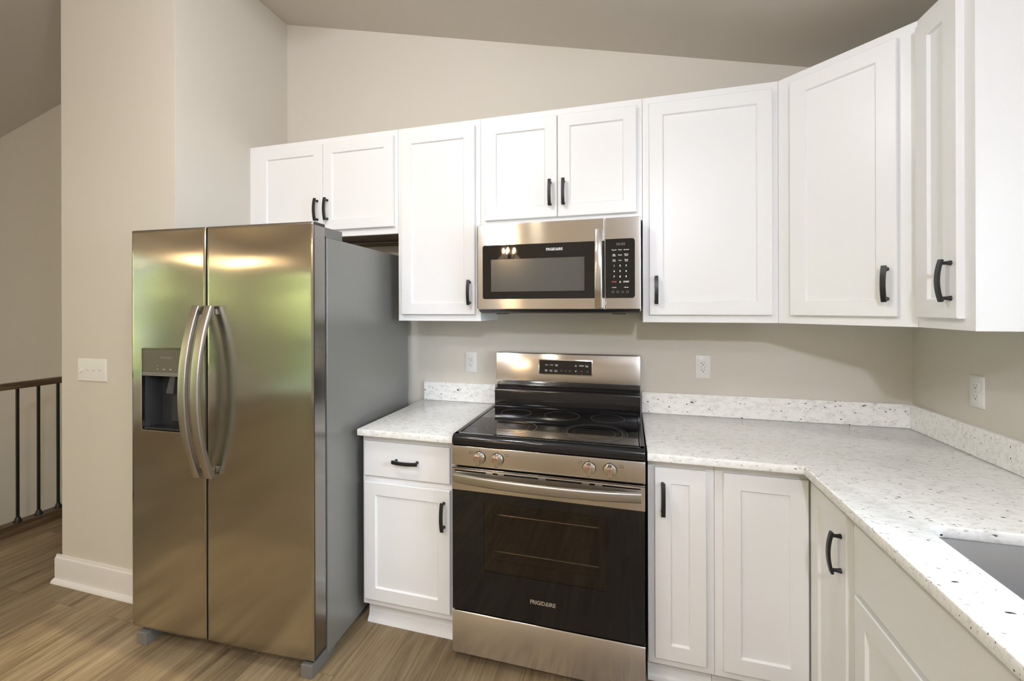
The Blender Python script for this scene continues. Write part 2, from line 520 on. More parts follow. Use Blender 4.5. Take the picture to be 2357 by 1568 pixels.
# rear wall with a patio door x -4.80..-2.90, z 0..2.1
PX0, PX1, PZ = -4.80, -2.90, 2.10
mb = MB()
mb.prism([(XL - .12, 0), (PX0, 0), (PX0, PZ), (PX1, PZ), (PX1, 0), (XR + .12, 0), (XR + .12, ceil_z(XR) + .02), (RIDGE_X, RIDGE_Z + .05), (XL - .12, ceil_z(XL) + .02)], 'y', YB - .12, YB)
struct('wall_rear', mb, WALL, smooth=False)
# gabled ceiling
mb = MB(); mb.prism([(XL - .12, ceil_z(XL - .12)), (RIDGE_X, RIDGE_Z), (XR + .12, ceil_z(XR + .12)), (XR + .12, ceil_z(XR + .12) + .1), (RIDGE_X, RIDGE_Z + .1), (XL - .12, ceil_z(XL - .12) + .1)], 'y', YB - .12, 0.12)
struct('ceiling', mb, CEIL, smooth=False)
# floor with the stairwell cut out (x < -3.17, y > -1.9)
mb = MB()
SWX, SWY = -3.165, -1.9
mb.box(SWX, XR + .12, YB - .12, 0.0, -0.25, 0.0)
mb.box(XL, SWX, YB - .12, SWY, -0.25, 0.0)
struct('floor', mb, FLOORM, smooth=False)
struct('floor_lower', B(XL, -1.0, -3.0, 0, -2.6, -2.5), FLOORM, smooth=False)

struct('wall_stairwell', B(SWX, SWX + .1, SWY - .1, 0, -2.6, -.25), WALL, smooth=False)
struct('wall_stairwell_end', B(XL, SWX, SWY - .1, SWY, -2.6, -.25), WALL, smooth=False)
# pantry block beside the fridge: right face runs from (-1.402,-.745) back to (-1.425,0)
PBX = -2.205
mb = MB(); mb.prism([(PBX, -0.745), (-1.402, -0.745), (-1.425, 0.0), (PBX, 0.0)], 'z', 0, RIDGE_Z + .05)
struct('wall_pantry', mb, WALL, bevel=.0015, seg=2)
# base board and shoe
def baseprof(h, t):   # (outward, z)
    return [(0, 0), (t, 0), (t, h - .022), (t - .002, h - .014), (t - .006, h - .010), (t - .008, h), (0, h)]
def base_run(name, p0, p1, out, h=0.14, t=0.015, shoe=0.019):
    # straight run from p0 to p1, 'out' = outward unit (2-D)
    mb = MB()
    for prof in ([baseprof(h, t)] + ([[(t, 0), (t + shoe, 0), (t + shoe * .94, shoe * .40), (t + shoe * .7, shoe * .72), (t + shoe * .35, shoe * .95), (t, shoe)]] if shoe else [])):
        rings = []
        for p in (p0, p1):
            rings.append([(p[0] + out[0] * (a - .001), p[1] + out[1] * (a - .001), z) for a, z in prof])
        mb.loft(rings)
    return struct(name, mb, TRIM, angle=30)
base_run('baseboard_pantry_front', (PBX - .034, -0.745), (-1.405, -0.745), (0, -1))
base_run('baseboard_pantry_left', (PBX, -0.7445), (PBX, -0.001), (-1, 0))
base_run('baseboard_rear', (PX1 + .1, YB), (XR, YB), (0, 1))
base_run('baseboard_back', (-3.10, 0), (PBX - .036, 0), (0, -1))

# windows
def window(name, axis, a, d, u0, u1, z0, z1, cas=0.07, mull=1):
    """axis 'x': wall plane at x=a, interior towards d (+1/-1), opening u=y."""
    def bx(mb, off0, off1, ua, ub, za, zb):
        lo, hi = sorted((a + d * off0, a + d * off1))
        if axis == 'x': mb.box(lo, hi, ua, ub, za, zb)
        else: mb.box(ua, ub, lo, hi, za, zb)
    mb = MB()  # casing on the inside wall and a sash
    bx(mb, 0.0, 0.018, u0 - cas, u0, z0 - cas, z1 + cas); bx(mb, 0.0, 0.018, u1, u1 + cas, z0 - cas, z1 + cas)
    bx(mb, 0.0, 0.018, u0, u1, z1, z1 + cas); bx(mb, 0.0, 0.018, u0, u1, z0 - cas, z0)
    s = 0.045
    bx(mb, -0.09, -0.05, u0, u0 + s, z0, z1); bx(mb, -0.09, -0.05, u1 - s, u1, z0, z1)
    bx(mb, -0.09, -0.05, u0 + s, u1 - s, z0, z0 + s); bx(mb, -0.09, -0.05, u0 + s, u1 - s, z1 - s, z1)
    for k in range(1, mull + 1):
        um = u0 + (u1 - u0) * k / (mull + 1)
        bx(mb, -0.085, -0.055, um - .02, um + .02, z0 + s, z1 - s)
    o = struct(name, mb, TRIM, bevel=.002)
    g = MB(); bx(g, -0.072, -0.068, u0 + s * .5, u1 - s * .5, z0 + s * .5, z1 - s * .5)
    gp = g.build('glass_pane', GLASS, o, smooth=False)
    return o
window('window_1', 'x', XR, -1, WY0, WY1, WZ0, WZ1, cas=0.06, mull=0)
window('window_2', 'x', XL, 1, LY0, LY1, LZ0, LZ1, mull=2)
window('door_1', 'y', YB, 1, PX0, PX1, 0.02, PZ, mull=1)

# ground and trees outside
struct('ground_outside', B(-40, 30, -40, 20, -2.75, -2.65), GRASS, smooth=False)
def tree(x, y, h, r, label):
    t = thing('tree', label, 'tree', (x, y, -2.65))
    MB().lathe([(.22, 0), (.16, h * .3), (.12, h * .55), (.05, h * .8)], (0, 0, 0), n=10).build('trunk', BARK, t)
    b = bmesh.new()
    for k in range(7):
        a = random.uniform(0, 2 * PI); rr = r * random.uniform(.1, .55)
        m4 = Matrix.Translation((rr * math.cos(a), rr * math.sin(a), h * random.uniform(.42, .85)))
        bmesh.ops.create_icosphere(b, subdivisions=3, radius=r * random.uniform(.5, .75), matrix=m4)
    for v in b.verts:
        v.co += Vector((random.uniform(-1, 1), random.uniform(-1, 1), random.uniform(-1, 1))) * .12
    mb = MB(); mb.b.free(); mb.b = b
    mb.build('crown', LEAF, t, smooth=False)
for i, (x, y, h, r) in enumerate([(-11, -0.5, 5.6, 1.8), (-12, -5.4, 6.2, 2.0), (-11, -10.6, 5.6, 1.9), (-15, -15.5, 6.5, 2.2), (-4.8, -14.5, 5.6, 1.9), (0.8, -15, 6.0, 2.0), (-9.0, -14.0, 6.4, 1.9)]):
    where = ['level with the kitchen wall', 'opposite the middle of the big window', 'past the far end of the big window', 'tallest and farthest back', 'left of the patio door', 'right of the patio door', 'straight out from the patio door'][i]
    tree(x, y, h, r, 'bright green leafy tree outside the house, ' + where)

# ================================================================== LAMPS
def downlight(x, y, label, power, col=(1.10, 1.02, 0.85)):
    z = ceil_z(x)
    t = thing('recessed_light', label, 'ceiling light', (x, y, z), 0, 'recessed ceiling lights')
    t.rotation_euler = (0, math.atan(0.2465) if x > RIDGE_X else -math.atan(0.2565), 0)
    MB().annulus((0, 0, -.006), .095, .070, .008, 40).build('trim_ring', TRIM, t)
    MB().cyl((0, 0, -.003), 'z', .070, .070, .002, 40).build('lens', LAMP, t)
    l = light_obj('recessed_lamp', 'AREA', power, col, (x, y, z - .02), (0, 0, 0))
    l.data.shape = 'DISK'; l.data.size = .14
    l.data.spread = math.radians(150)
    return t
downlight(-0.75, -1.75, 'round recessed ceiling light in front of the fridge', 1.5)
downlight(-0.35, -3.4, 'round recessed ceiling light behind the cooking area', 8)
downlight(-1.2, -3.6, 'round recessed ceiling light between kitchen and living room', 10)

def dome_light(x, y, label, power, col=(0.90, 0.95, 1.12)):
    z = ceil_z(x)
    t = thing('dome_light', label, 'ceiling light', (x, y, z), 0, 'dome ceiling lights')
    MB().lathe([(.07, -.022), (.07, -.06), (.15, -.07), (.155, -.09), (.150, -.095)], (0, 0, 0), n=40).build('base', BRONZE, t)
    MB().lathe([(.148, -.092), (.140, -.125), (.11, -.150), (.06, -.165), (.001, -.170)], (0, 0, 0), n=40).build('glass_shade', DOME, t)
    light_obj('dome_lamp', 'POINT', power, col, (x, y, z - .26), shadow_soft_size=.07)
    return t
dome_light(-0.25, -1.60, 'round dome ceiling light in front of the range and sink', 27, (0.94, 0.95, 0.98))
dome_light(1.0, -3.4, 'added dome fill light behind the sink counter', 88)  # unseen fixture added as frontal fill for the cabinets and walls
dome_light(-0.9, -3.3, 'added dome fill light between kitchen and dining spot', 19)  # another unseen dome, added to lift the overall fill

# small chandelier over the dining spot (seen only as a reflection)
ch = thing('chandelier', 'five-arm chandelier with glowing warm bulbs hanging over the dining spot', 'chandelier', (-1.07, -5.0, ceil_z(-1.07)))
zc = 2.25 - ceil_z(-1.07)
MB().lathe([(.06, 0), (.06, -.02), (.012, -.03)], (0, 0, 0)).build('canopy', BRONZE, ch)
MB().cyl((0, 0, zc + .02), 'z', .008, .008, -zc - .04, 12).build('rod', BRONZE, ch)
MB().lathe([(.01, .06), (.035, .03), (.035, -.02), (.01, -.06)], (0, 0, zc)).build('hub', BRONZE, ch)
for k in range(5):
    a = 2 * PI * k / 5 + .3
    dx, dy = math.cos(a), math.sin(a)
    pts = [Vector((dx * r, dy * r, zc + h)) for r, h in ((.02, 0), (.04, -.05), (.07, -.05), (.09, 0), (.09, .04))]
    arm = MB().tube(pts, .007).build('arm', BRONZE, ch)
    MB().lathe([(.008, 0), (.015, .015), (.018, .035), (.012, .06), (.002, .08)], (dx * .09, dy * .09, zc + .04), n=16).build('bulb', BULB, arm)
pl = thing('pendant_light', 'warm glass pendant lamp hanging over the stair landing', 'pendant light', (-4.15, -4.6, ceil_z(-4.15)))
zp = 2.13 - ceil_z(-4.15)
MB().lathe([(.06, 0), (.06, -.02), (.012, -.03)], (0, 0, 0)).build('canopy', BRONZE, pl)
MB().cyl((0, 0, zp + .10), 'z', .006, .006, -zp - .12, 10).build('rod', BRONZE, pl)
MB().lathe([(.02, .10), (.05, .09), (.10, .03), (.12, -.04), (.11, -.045), (.001, -.05)], (0, 0, zp), n=24).build('glass_shade', SHADE, pl)
cl = light_obj('chandelier_lamp', 'POINT', 4, (1.0, 0.74, 0.48), (-1.07, -5.0, 2.10), shadow_soft_size=.2)

# ================================================================== CABINETS
def shaker(w, h, t=0.019, stile=0.057, rec=0.008, flat=False):
    def R(ins, y):
        return [(ins, y, ins), (w - ins, y, ins), (w - ins, y, h - ins), (ins, y, h - ins)]
    mb = MB()
    if flat:
        return mb.loft([R(0, 0), R(0, -t + .003), R(.0025, -t)])
    rings = [R(0, 0), R(0, -t + .003), R(.0025, -t), R(stile - .001, -t), R(stile + .003, -t + rec - .001), R(stile + .004, -t + rec)]
    return mb.loft(rings)

def pull(parent, x, y, z, vertical=True, L=0.122):
    """arched black pull centred at x,z on the face plane y (local)"""
    n = 14
    path = []
    for i in range(n + 1):
        s = -L / 2 + L * i / n
        d = 0.023 + 0.0095 * (1 - (2 * s / L) ** 2)
        path.append(Vector((x, y - d, z + s)) if vertical else Vector((x + s, y - d, z)))
    mb = MB()
    w, t = .0075, .0040
    sec = [(-w, -t), (w, -t), (w, t), (-w, t)]
    mb.sweep(path, sec, (1, 0, 0) if vertical else (0, 0, 1))
    for sg in (-1, 1):
        s = sg * L * .415
        cx, cz = (x, z + s) if vertical else (x + s, z)
        mb.lathe([(.0078, 0.0), (.0060, -.006), (.0050, -.016), (.0056, -.025)], (cx, y, cz), 'y', n=14)
    return mb.build('pull_handle', BLACKM, parent, bevel=.0012, label='black arched pull')

def upper_body(w, z0, z1, depth=0.2965, recess=0.012):
    mb = MB()
    t = .016
    mb.box(0.0004, w - .0004, 0, .019, z0, z1)            # face frame slab
    mb.box(0.0004, t, .019, depth, z0, z1); mb.box(w - t, w - .0004, .019, depth, z0, z1)
    mb.box(t, w - t, .019, depth, z1 - t, z1)
    return mb

def cabinet(name, label, cat, loc, rz, w, z0, z1, doors, group, depth=0.2965, upper=True, body=None, toe=None):
    """doors: list of (x0, x1, za, zb, handle) in local coordinates; handle = None or (x, z, vertical)"""
    t = thing(name, label, cat, loc, rz, group)
    (body or upper_body(w, z0, z1, depth)).build('cabinet_box', CAB, t, bevel=.0010)
    if upper:
        B(.016, w - .016, .019, depth, z0 + .010, z0 + .020).build('bottom_panel', RAWWOOD, t, smooth=False, label='unpainted wood underside panel')
    for d in doors:
        x0, x1, za, zb, hd = d[:5]
        flat = len(d) > 5
        o = shaker(x1 - x0, zb - za, flat=flat).build('drawer_front' if flat else 'door', CAB, t, bevel=0)
        o.location = (x0, -.0003, za)
        if hd:
            pull(o, hd[0] - x0, -.019, hd[1] - za, hd[2])
    return t

UF, ZU0, ZU1, ZS0 = -0.2975, 1.382, 2.382, 1.838
UG = 'white upper cabinets'
DT, DB, DSB = 2.348, 1.415, 1.873
# short cabinet above the fridge
cabinet('upper_cabinet', 'short white double-door upper cabinet above the fridge', 'cabinet', (-1.4165, UF, 0), 0, 0.962, ZS0, ZU1,
        [(.0765, .5085, DSB, DT, (.4775, 1.985, True)), (.5115, .9430, DSB, DT, (.5415, 1.985, True))], UG)
B(-1.40, -0.48, -.019, -.0005, 1.820, 1.8365).build('hanging_rail', RAWWOOD)
bpy.data.objects['hanging_rail'].parent = bpy.data.objects['upper_cabinet']
bpy.data.objects['hanging_rail'].location = (1.4165, -UF, 0)
# narrow tall
cabinet('upper_cabinet', 'narrow tall white upper cabinet between fridge and microwave', 'cabinet', (-.454, UF, 0), 0, .4535, ZU0, ZU1,
        [(.026, .428, DB, DT, (.402, 1.524, True))], UG)
# above microwave
cabinet('upper_cabinet', 'short white double-door upper cabinet above the microwave', 'cabinet', (0, UF, 0), 0, .762, ZS0, ZU1,
        [(.028, .3815, DSB, DT, (.350, 1.983, True)), (.3845, .7370, DSB, DT, (.413, 1.983, True))], UG)
# right of microwave
cabinet('upper_cabinet', 'wide tall white upper cabinet right of the microwave', 'cabinet', (.7625, UF, 0), 0, .535, ZU0, ZU1,
        [(.0275, .5095, DB, DT, (.0555, 1.524, True))], UG)
# diagonal corner
Wd = math.hypot(1.609 - 1.2976, .603 - .2975)
ang = -math.atan2(.603 - .2975, 1.609 - 1.2976)
t = thing('upper_cabinet', 'tall white upper cabinet set diagonally across the corner', 'cabinet', (1.2980, -.2980, 0), ang, UG)
cabdiag = t
def todiag(x, y):
    v = Matrix.Rotation(-ang, 3, 'Z') @ Vector((x - 1.2980, y + .2980, 0))
    return (v.x, v.y)
poly = [todiag(*p) for p in ((1.2980, -.2980), (1.6090, -.6028), (1.9065, -.6028), (1.9065, -.0005), (1.2980, -.0005))]
MB().prism(poly, 'z', ZU0 + .010, ZU1).build('cabinet_box', CAB, t, bevel=.001)
B(0, Wd - .0005, 0.0, .019, ZU0, ZU0 + .0105).build('bottom_rail', CAB, t)
o = shaker(.336, DT - DB).build('door', CAB, t); o.location = (.052, -.0003, DB)
pull(o, .361 - .052, -.019, 1.526 - DB, True)
# right wall
cabinet('upper_cabinet', 'slim tall white upper cabinet on the right wall with bare end panel', 'cabinet', (1.609, -.6036, 0), -PI / 2, .2414, ZU0, ZU1,
        [(.022, .2045, DB, DT, (.181, 1.524, True))], UG, depth=.2975)

e_cab = [o for o in bpy.data.objects if o.get('label', '').startswith('slim tall white upper')][0]
B(.2414, .2424, 0.0, .297, ZU0, ZU1).build('end_panel', CAB, e_cab, label='plain white end panel')
# ------------------------------------------------ base cabinets
BF, BT, ZB0, ZB1 = -.597, .8835, .104, .8835
BG = 'white base cabinets'
def base_body(w, depth=.5965, toe_y=.062):
    mb = MB()
    mb.box(.0004, w - .0004, 0, depth, ZB0, ZB1)
    mb.box(.0004, w - .0004, toe_y, depth, 0, ZB0)
    return mb
def toe_shoe(t, x0, x1, y):
    prof = [(0, 0), (.019, 0), (.0175, .009), (.012, .017), (.006, .024), (.003, .045), (0, .045)]
    mb = MB()
    mb.loft([[(x, y - a, z) for a, z in prof] for x in (x0, x1)])
    return mb.build('toe_moulding', CAB, t)
# drawer base, left of range
t = cabinet('base_cabinet', 'white base cabinet with one drawer over one door, between fridge and range', 'cabinet', (-.467, BF, 0), 0, .457, ZB0, ZB1,
            [(.016, .433, .137, .667, (.406, .5625, True)), (.016, .433, .695, .850, (.2305, .775, False), 1)], BG, upper=False, body=base_body(.457, toe_y=.045))
toe_shoe(t, .003, .454, .045)
# narrow base right of range
t = cabinet('base_cabinet', 'narrow white base cabinet directly right of the range', 'cabinet', (.7685, BF, 0), 0, .2305, ZB0, ZB1,
            [(.024, .202, .137, .851, (.0525, .7405, True))], BG, upper=False, body=base_body(.2305))
toe_shoe(t, .001, .2295, .062)
# corner (L-shaped) cabinet with a bi-fold pair of doors
t = thing('base_cabinet', 'white corner base cabinet with two doors meeting at the inside corner', 'cabinet', (.9995, BF, 0), 0, BG)
X1 = 1.3165 - .9995
XW = XR - .9995 - .0005
poly = [(0, 0), (X1, 0), (X1, -.294), (XW, -.294), (XW, .5965), (0, .5965)]
mb = MB(); mb.prism(poly, 'z', ZB0, ZB1)
poly2 = [(0, .062), (X1 + .062, .062), (X1 + .062, -.294), (XW, -.294), (XW, .5965), (0, .5965)]
mb.prism(poly2, 'z', 0, ZB0)
mb.build('cabinet_box', CAB, t, bevel=.001)
o = shaker(.268, .714).build('door', CAB, t); o.location = (1.0265 - .9995, -.0003, .137)
o = shaker(.2505, .714).build('door', CAB, t); o.location = (X1 - .0003, -.6185 - BF, .137); o.rotation_euler = (0, 0, -PI / 2)
pull(o, .2200, -.019, .725 - .137, True)
# sink base along the right wall
def sink_body(w, depth=.590):
    mb = MB()      # open-topped box so that the basin has room
    T = .018
    mb.box(.0004, w - .0004, 0, T, ZB0, ZB1)
    mb.box(.0004, T, T, depth, ZB0, ZB1); mb.box(w - T, w - .0004, T, depth, ZB0, ZB1)
    mb.box(T, w - T, depth - T, depth, ZB0, ZB1); mb.box(T, w - T, T, depth - T, ZB0, ZB0 + T)
    mb.box(.0004, w - .0004, .062, depth, 0, ZB0)
    return mb
t = cabinet('base_cabinet', 'white sink base cabinet with plain false drawer front above its doors', 'cabinet', (1.3165, -.8915, 0), -PI / 2, .915, ZB0, ZB1,
            [(.0215, .454, .137, .652, None), (.460, .8935, .137, .652, None), (.0215, .8935, .670, .851, None, 1)], BG, upper=False, body=sink_body(.915))
t = cabinet('base_cabinet', 'white base cabinet at the near end of the sink counter', 'cabinet', (1.3165, -1.8070, 0), -PI / 2, .60, ZB0, ZB1,
            [(.0215, .5785, .137, .645, (.05, .56, True)), (.0215, .5785, .664, .851, (.30, .757, False), 1)], BG, upper=False, body=base_body(.60, .590))

# ================================================================== COUNTERTOPS
ZC0, ZC1 = .8837, .914
def eased(poly, z0, z1, e=.004):
    """prism with a small round-over on all horizontal edges (poly ccw)"""
    def inset(pl, d):
        out = []
        n = len(pl)
        for i in range(n):
            a, b, c = Vector(pl[i - 1]), Vector(pl[i]), Vector(pl[(i + 1) % n])
            d1 = (b - a).normalized(); d2 = (c - b).normalized()
            n1 = Vector((-d1.y, d1.x)); n2 = Vector((-d2.y, d2.x))
            m = (n1 + n2); m = m / max(m.dot(n1), 1e-6)
            out.append(b + m * d)
        return out
    rings = []
    for ins, z in ((e, z0), (e * .3, z0 + e * .3), (0, z0 + e), (0, z1 - e), (e * .3, z1 - e * .3), (e, z1)):
        rings.append([(p[0], p[1], z) for p in inset(poly, ins)])
    return rings
t = thing('countertop', 'short white speckled granite countertop between fridge and range', 'countertop', (-.47, -.656, ZC0), 0, 'granite countertops')
L0 = -.4585
poly = [(L0, -.656), (-.006, -.656), (-.006, -.0005), (L0, -.0005)]
off = Vector((.47, .656, -ZC0))
mb = MB(); mb.loft([[tuple(Vector(p) + off) for p in r] for r in eased(poly, ZC0, ZC1)])
mb.build('slab', GRANITE, t)
B(-.447 + .47, -.012 + .47, .6357, .6555, ZC1 - ZC0 + .0003, 1.0185 - ZC0).build('backsplash', GRANITE, t, bevel=.0015)

# L-shaped top with a sink cut-out
SX0, SX1, SY0, SY1 = 1.393, 1.800, -1.760, -1.022
t = thing('countertop', 'long L-shaped white speckled granite countertop with sink cut-out', 'countertop', (.765, -.656, ZC0), 0, 'granite countertops')
outer = [(.7655, -.656), (1.265, -.656), (1.265, -2.40), (XR - .0005, -2.40), (XR - .0005, -.0005), (.7655, -.0005)]
hole = rrect(SX0, SX1, SY0, SY1, .055, 8)
bm = bmesh.new()
def ringverts(rings):
    return [[bm.verts.new((p[0] - .765, p[1] + .656, p[2] - ZC0)) for p in r] for r in rings]
orr = ringverts(eased(outer, ZC0, ZC1))
def hole_rings(e=.004):
    res = []
    cx, cy = (SX0 + SX1) / 2, (SY0 + SY1) / 2
    for g, z in ((e, ZC0), (0, ZC0 + e), (0, ZC1 - e), (e * .3, ZC1 - e * .3), (e, ZC1)):
        res.append([(p[0] + g * (1 if p[0] > cx else -1), p[1] + g * (1 if p[1] > cy else -1), z) for p in hole])
    return res
hr = ringverts(hole_rings())
for rs in (orr, hr):
    for i in range(len(rs) - 1):
        a, c = rs[i], rs[i + 1]
        n = len(a)
        for j in range(n):
            bm.faces.new((a[j], a[(j + 1) % n], c[(j + 1) % n], c[j]))
for oi, hi in ((0, 0), (-1, -1)):
    ed = []
    for ring in (orr[oi], hr[hi]):
        n = len(ring)
        for j in range(n):
            e = bm.edges.get((ring[j], ring[(j + 1) % n]))
            ed.append(e)
    bmesh.ops.triangle_fill(bm, use_beauty=True, use_dissolve=False, edges=ed)
mb = MB(); mb.b.free(); mb.b = bm
mb.build('slab', GRANITE, t, angle=50)
mb = MB(); mb.box(.7655 - .765, XR - .765 - .0005, .636, .6555, ZC1 - ZC0 + .0003, 1.0185 - ZC0)
mb.build('backsplash', GRANITE, t, bevel=.0015)
mb = MB(); mb.box(XR - .765 - .0205, XR - .765 - .0005, -2.40 + .656, .6355, ZC1 - ZC0 + .0003, 1.0185 - ZC0)
mb.build('backsplash', GRANITE, t, bevel=.0015)
# caulk-free sink
t = thing('sink', 'undermount stainless steel sink basin set in the right-hand counter', 'sink', ((SX0 + SX1) / 2, (SY0 + SY1) / 2, .66))
cx, cy = (SX0 + SX1) / 2, (SY0 + SY1) / 2
def sring(g, z, r=.055):
    return [(p[0] - cx, p[1] - cy, z - .66) for p in rrect(SX0 - g, SX1 + g, SY0 - g, SY1 + g, max(r + g, .01), 8)]
mb = MB()
mb.loft([sring(.028, .8832), sring(.006, .8832), sring(.004, .880), sring(-.004, .72), sring(-.016, .690), sring(-.045, .680), sring(-.045, .677), sring(-.014, .686), sring(-.001, .72), sring(.007, .876), sring(.028, .8800)], cap=False, close=True)
mb.loft([sring(-.045, .677), sring(-.045, .680)])
mb.build('basin', SINKM, t, angle=50)
MB().lathe([(.001, .0235), (.040, .0235), (.044, .0215), (.044, .0205)], (0, 0, 0)).build('drain', CHROME, t)

# ================================================================== FRIDGE
FR = thing('refrigerator', 'stainless side-by-side refrigerator with water dispenser in the left door', 'refrigerator', (-.484, -.907, 0), .050)
# local: x from -.905 (left) to 0 (right); y 0 = door front, + back; z up
FZ0, FZ1 = .068, 1.789
SEAMX = -.508
B(-.885, -.0005, .092, .840, .028, 1.738).build('body', FRIDGESIDE, FR, bevel=.004)
B(-.875, -.014, .078, .093, .075, 1.735).build('door_gasket', SEAL, FR)
def fridge_door(x0, x1, hole=None):
    """door with a softly pillowed front, built as a grid; hole = (hx0,hx1,hz0,hz1)"""
    xs = [x0, x0 + .004, x0 + .012]
    zs = [FZ0, FZ0 + .004, FZ0 + .012]
    inner_x = [x0 + .012 + (x1 - x0 - .024) * i / 14 for i in range(1, 14)]
    inner_z = [FZ0 + .012 + (FZ1 - FZ0 - .024) * i / 40 for i in range(1, 40)]
    if hole:
        def snap(lst, v):
            k = min(range(len(lst)), key=lambda i: abs(lst[i] - v)); lst[k] = v
        snap(inner_x, hole[0]); snap(inner_x, hole[1]); snap(inner_z, hole[2]); snap(inner_z, hole[3])
    xs += inner_x + [x1 - .012, x1 - .004, x1]
    zs += inner_z + [FZ1 - .012, FZ1 - .004, FZ1]
    cxm, hw = (x0 + x1) / 2, (x1 - x0) / 2
    def yf(x, z):
        u = (x - cxm) / hw
        y = -.0045 * (1 - u * u)
        ex = min(x - x0, x1 - x); ez = min(z - FZ0, FZ1 - z)
        for e in (ex, ez):
            if e < .012: y += .0018 * max(0, 1 - e / .004) ** 2
        # gentle pillow near the top
        top = FZ1 - z
        if top < .16: y += .0035 * (1 - top / .16) ** 2 * (1 - .6 * u * u)
        return y
    b = bmesh.new()
    V = [[b.verts.new((x, yf(x, z) + .0045, z)) for z in zs] for x in xs]
    for i in range(len(xs) - 1):
        for j in range(len(zs) - 1):
            if hole and xs[i] >= hole[0] - 1e-6 and xs[i + 1] <= hole[1] + 1e-6 and zs[j] >= hole[2] - 1e-6 and zs[j + 1] <= hole[3] + 1e-6:
                continue
            b.faces.new((V[i][j], V[i + 1][j], V[i + 1][j + 1], V[i][j + 1]))
    # extrude the boundary to the back
    nf0 = set(b.faces)
    bd = [e for e in b.edges if e.is_boundary]
    r = bmesh.ops.extrude_edge_only(b, edges=bd)
    for v in [g for g in r['geom'] if isinstance(g, bmesh.types.BMVert)]:
        v.co.y = .078
    for f in b.faces:
        if f not in nf0: f.material_index = 1
    mb = MB(); mb.b.free(); mb.b = b
    return mb
HX0, HX1, HZ0, HZ1 = -.842, -.632, .926, 1.280
dl = fridge_door(-.905, SEAMX - .004, (HX0, HX1, HZ0, HZ1)).build('door', STEELF, FR, angle=60)
dr = fridge_door(SEAMX + .004, 0.0).build('door', STEELF, FR, angle=60)
for o in (dl, dr): o.data.materials.append(EDGE)
B(-.897, SEAMX - .012, .0772, .0785, FZ0 + .006, FZ1 - .006).build('inner_liner', GREYP, dl)
B(SEAMX + .012, -.008, .0772, .0785, FZ0 + .006, FZ1 - .006).build('inner_liner', GREYP, dr)
# visible plain side returns of the right door
B(-.0004, .0006, .012, .077, FZ0 + .012, FZ1 - .012).build('door_return', DOORSIDE, dr, smooth=False, label='smooth darker side of the door')
# dispenser
bez = MB()
ro = [(x, z) for x, z in rrect(HX0 - .003, HX1 + .003, HZ0 - .003, HZ1 + .003, .010, 4)]
ri = [(x, z) for x, z in rrect(HX0 + .001, HX1 - .001, HZ0 + .001, HZ1 - .001, .008, 4)]
bez.loft([[(x, -.0010, z) for x, z in ro], [(x, -.0022, z) for x, z in ro], [(x, -.0022, z) for x, z in ri], [(x, .012, z) for x, z in ri]], cap=False)
bez.build('dispenser_bezel', CHROME, dl, label='thin bright dispenser rim')
B(HX0 + .001, HX1 - .001, .0015, .012, 1.176, HZ1 - .001).build('dispenser_panel', DISPT, dl, bevel=.001, label='taupe dispenser control panel')
B(HX0 + .001, HX1 - .001, .0005, .012, 1.160, 1.176).build('dispenser_lip', GREYP, dl, bevel=.001)
cav = MB()
a = [(HX0 + .001, .012, HZ0 + .001), (HX1 - .001, .012, HZ0 + .001), (HX1 - .001, .012, 1.160), (HX0 + .001, .012, 1.160)]
b_ = [(HX0 + .022, .072, HZ0 + .012), (HX1 - .022, .072, HZ0 + .012), (HX1 - .022, .072, 1.155), (HX0 + .022, .072, 1.155)]
V0 = [cav.b.verts.new(p) for p in a]; V1 = [cav.b.verts.new(p) for p in b_]
for j in range(4): cav.b.faces.new((V0[j], V0[(j + 1) % 4], V1[(j + 1) % 4], V1[j]))
cav.b.faces.new(V1)
cav.build('dispenser_cavity', DISPC, dl, smooth=False, label='dark dispenser niche')
B(HX0 + .006, HX1 - .006, .004, .058, HZ0 + .002, HZ0 + .012).build('drip_tray', BLACKP, dl, bevel=.002)
MB().prism([(-.720, 1.160), (-.690, 1.160), (-.704, 1.080), (-.744, 1.080)], 'y', .022, .050).build('ice_chute', NOZZLE, dl, bevel=.003)
MB().prism([(-.735, 1.078), (-.705, 1.078), (-.700, .955), (-.745, .955)], 'y', .050, .056).build('paddle', DISPC, dl, bevel=.002)
MB().cyl((-.665, .035, 1.120), 'z', .010, .013, .040, 14).build('water_nozzle', NOZZLE, dl)
text('FRIGIDΔIRE', .0125, (-.712, .0012, 1.239), INKG, 'brand_lettering', dl, bold=.0002)
merge([text('▬', .004, (-.760, .0012, 1.205), INK, 'x', None), text('ice', .006, (-.760, .0012, 1.190), INK, 'x', None),
       text('water', .006, (-.725, .0012, 1.190), INK, 'x', None), text('light', .006, (-.690, .0012, 1.190), INK, 'x', None)], 'button_lettering', dl)
# long bowed handles
def long_handle(x, door):
    n = 24
    z0, z1 = .757, 1.458
    path = []
    for i in range(n + 1):
        s = i / n
        u = 2 * s - 1
        d = .016 + .064 * (1 - abs(u) ** 2.1)
        path.append(Vector((x, -d, z0 + (z1 - z0) * s)))
    sec = rrect(-.0170, .0170, -.010, .010, .0035, 3)
    mb = MB().sweep(path, sec, (1, 0, 0))
    for z in (z0 + .022, z1 - .022):
        mb.box(x - .008, x + .008, -.018, .002, z - .012, z + .012)
    mb.build('handle', STEELB, door, bevel=.0015, label='long bowed satin steel handle')
long_handle(-.532, dl)
long_handle(-.470, dr)
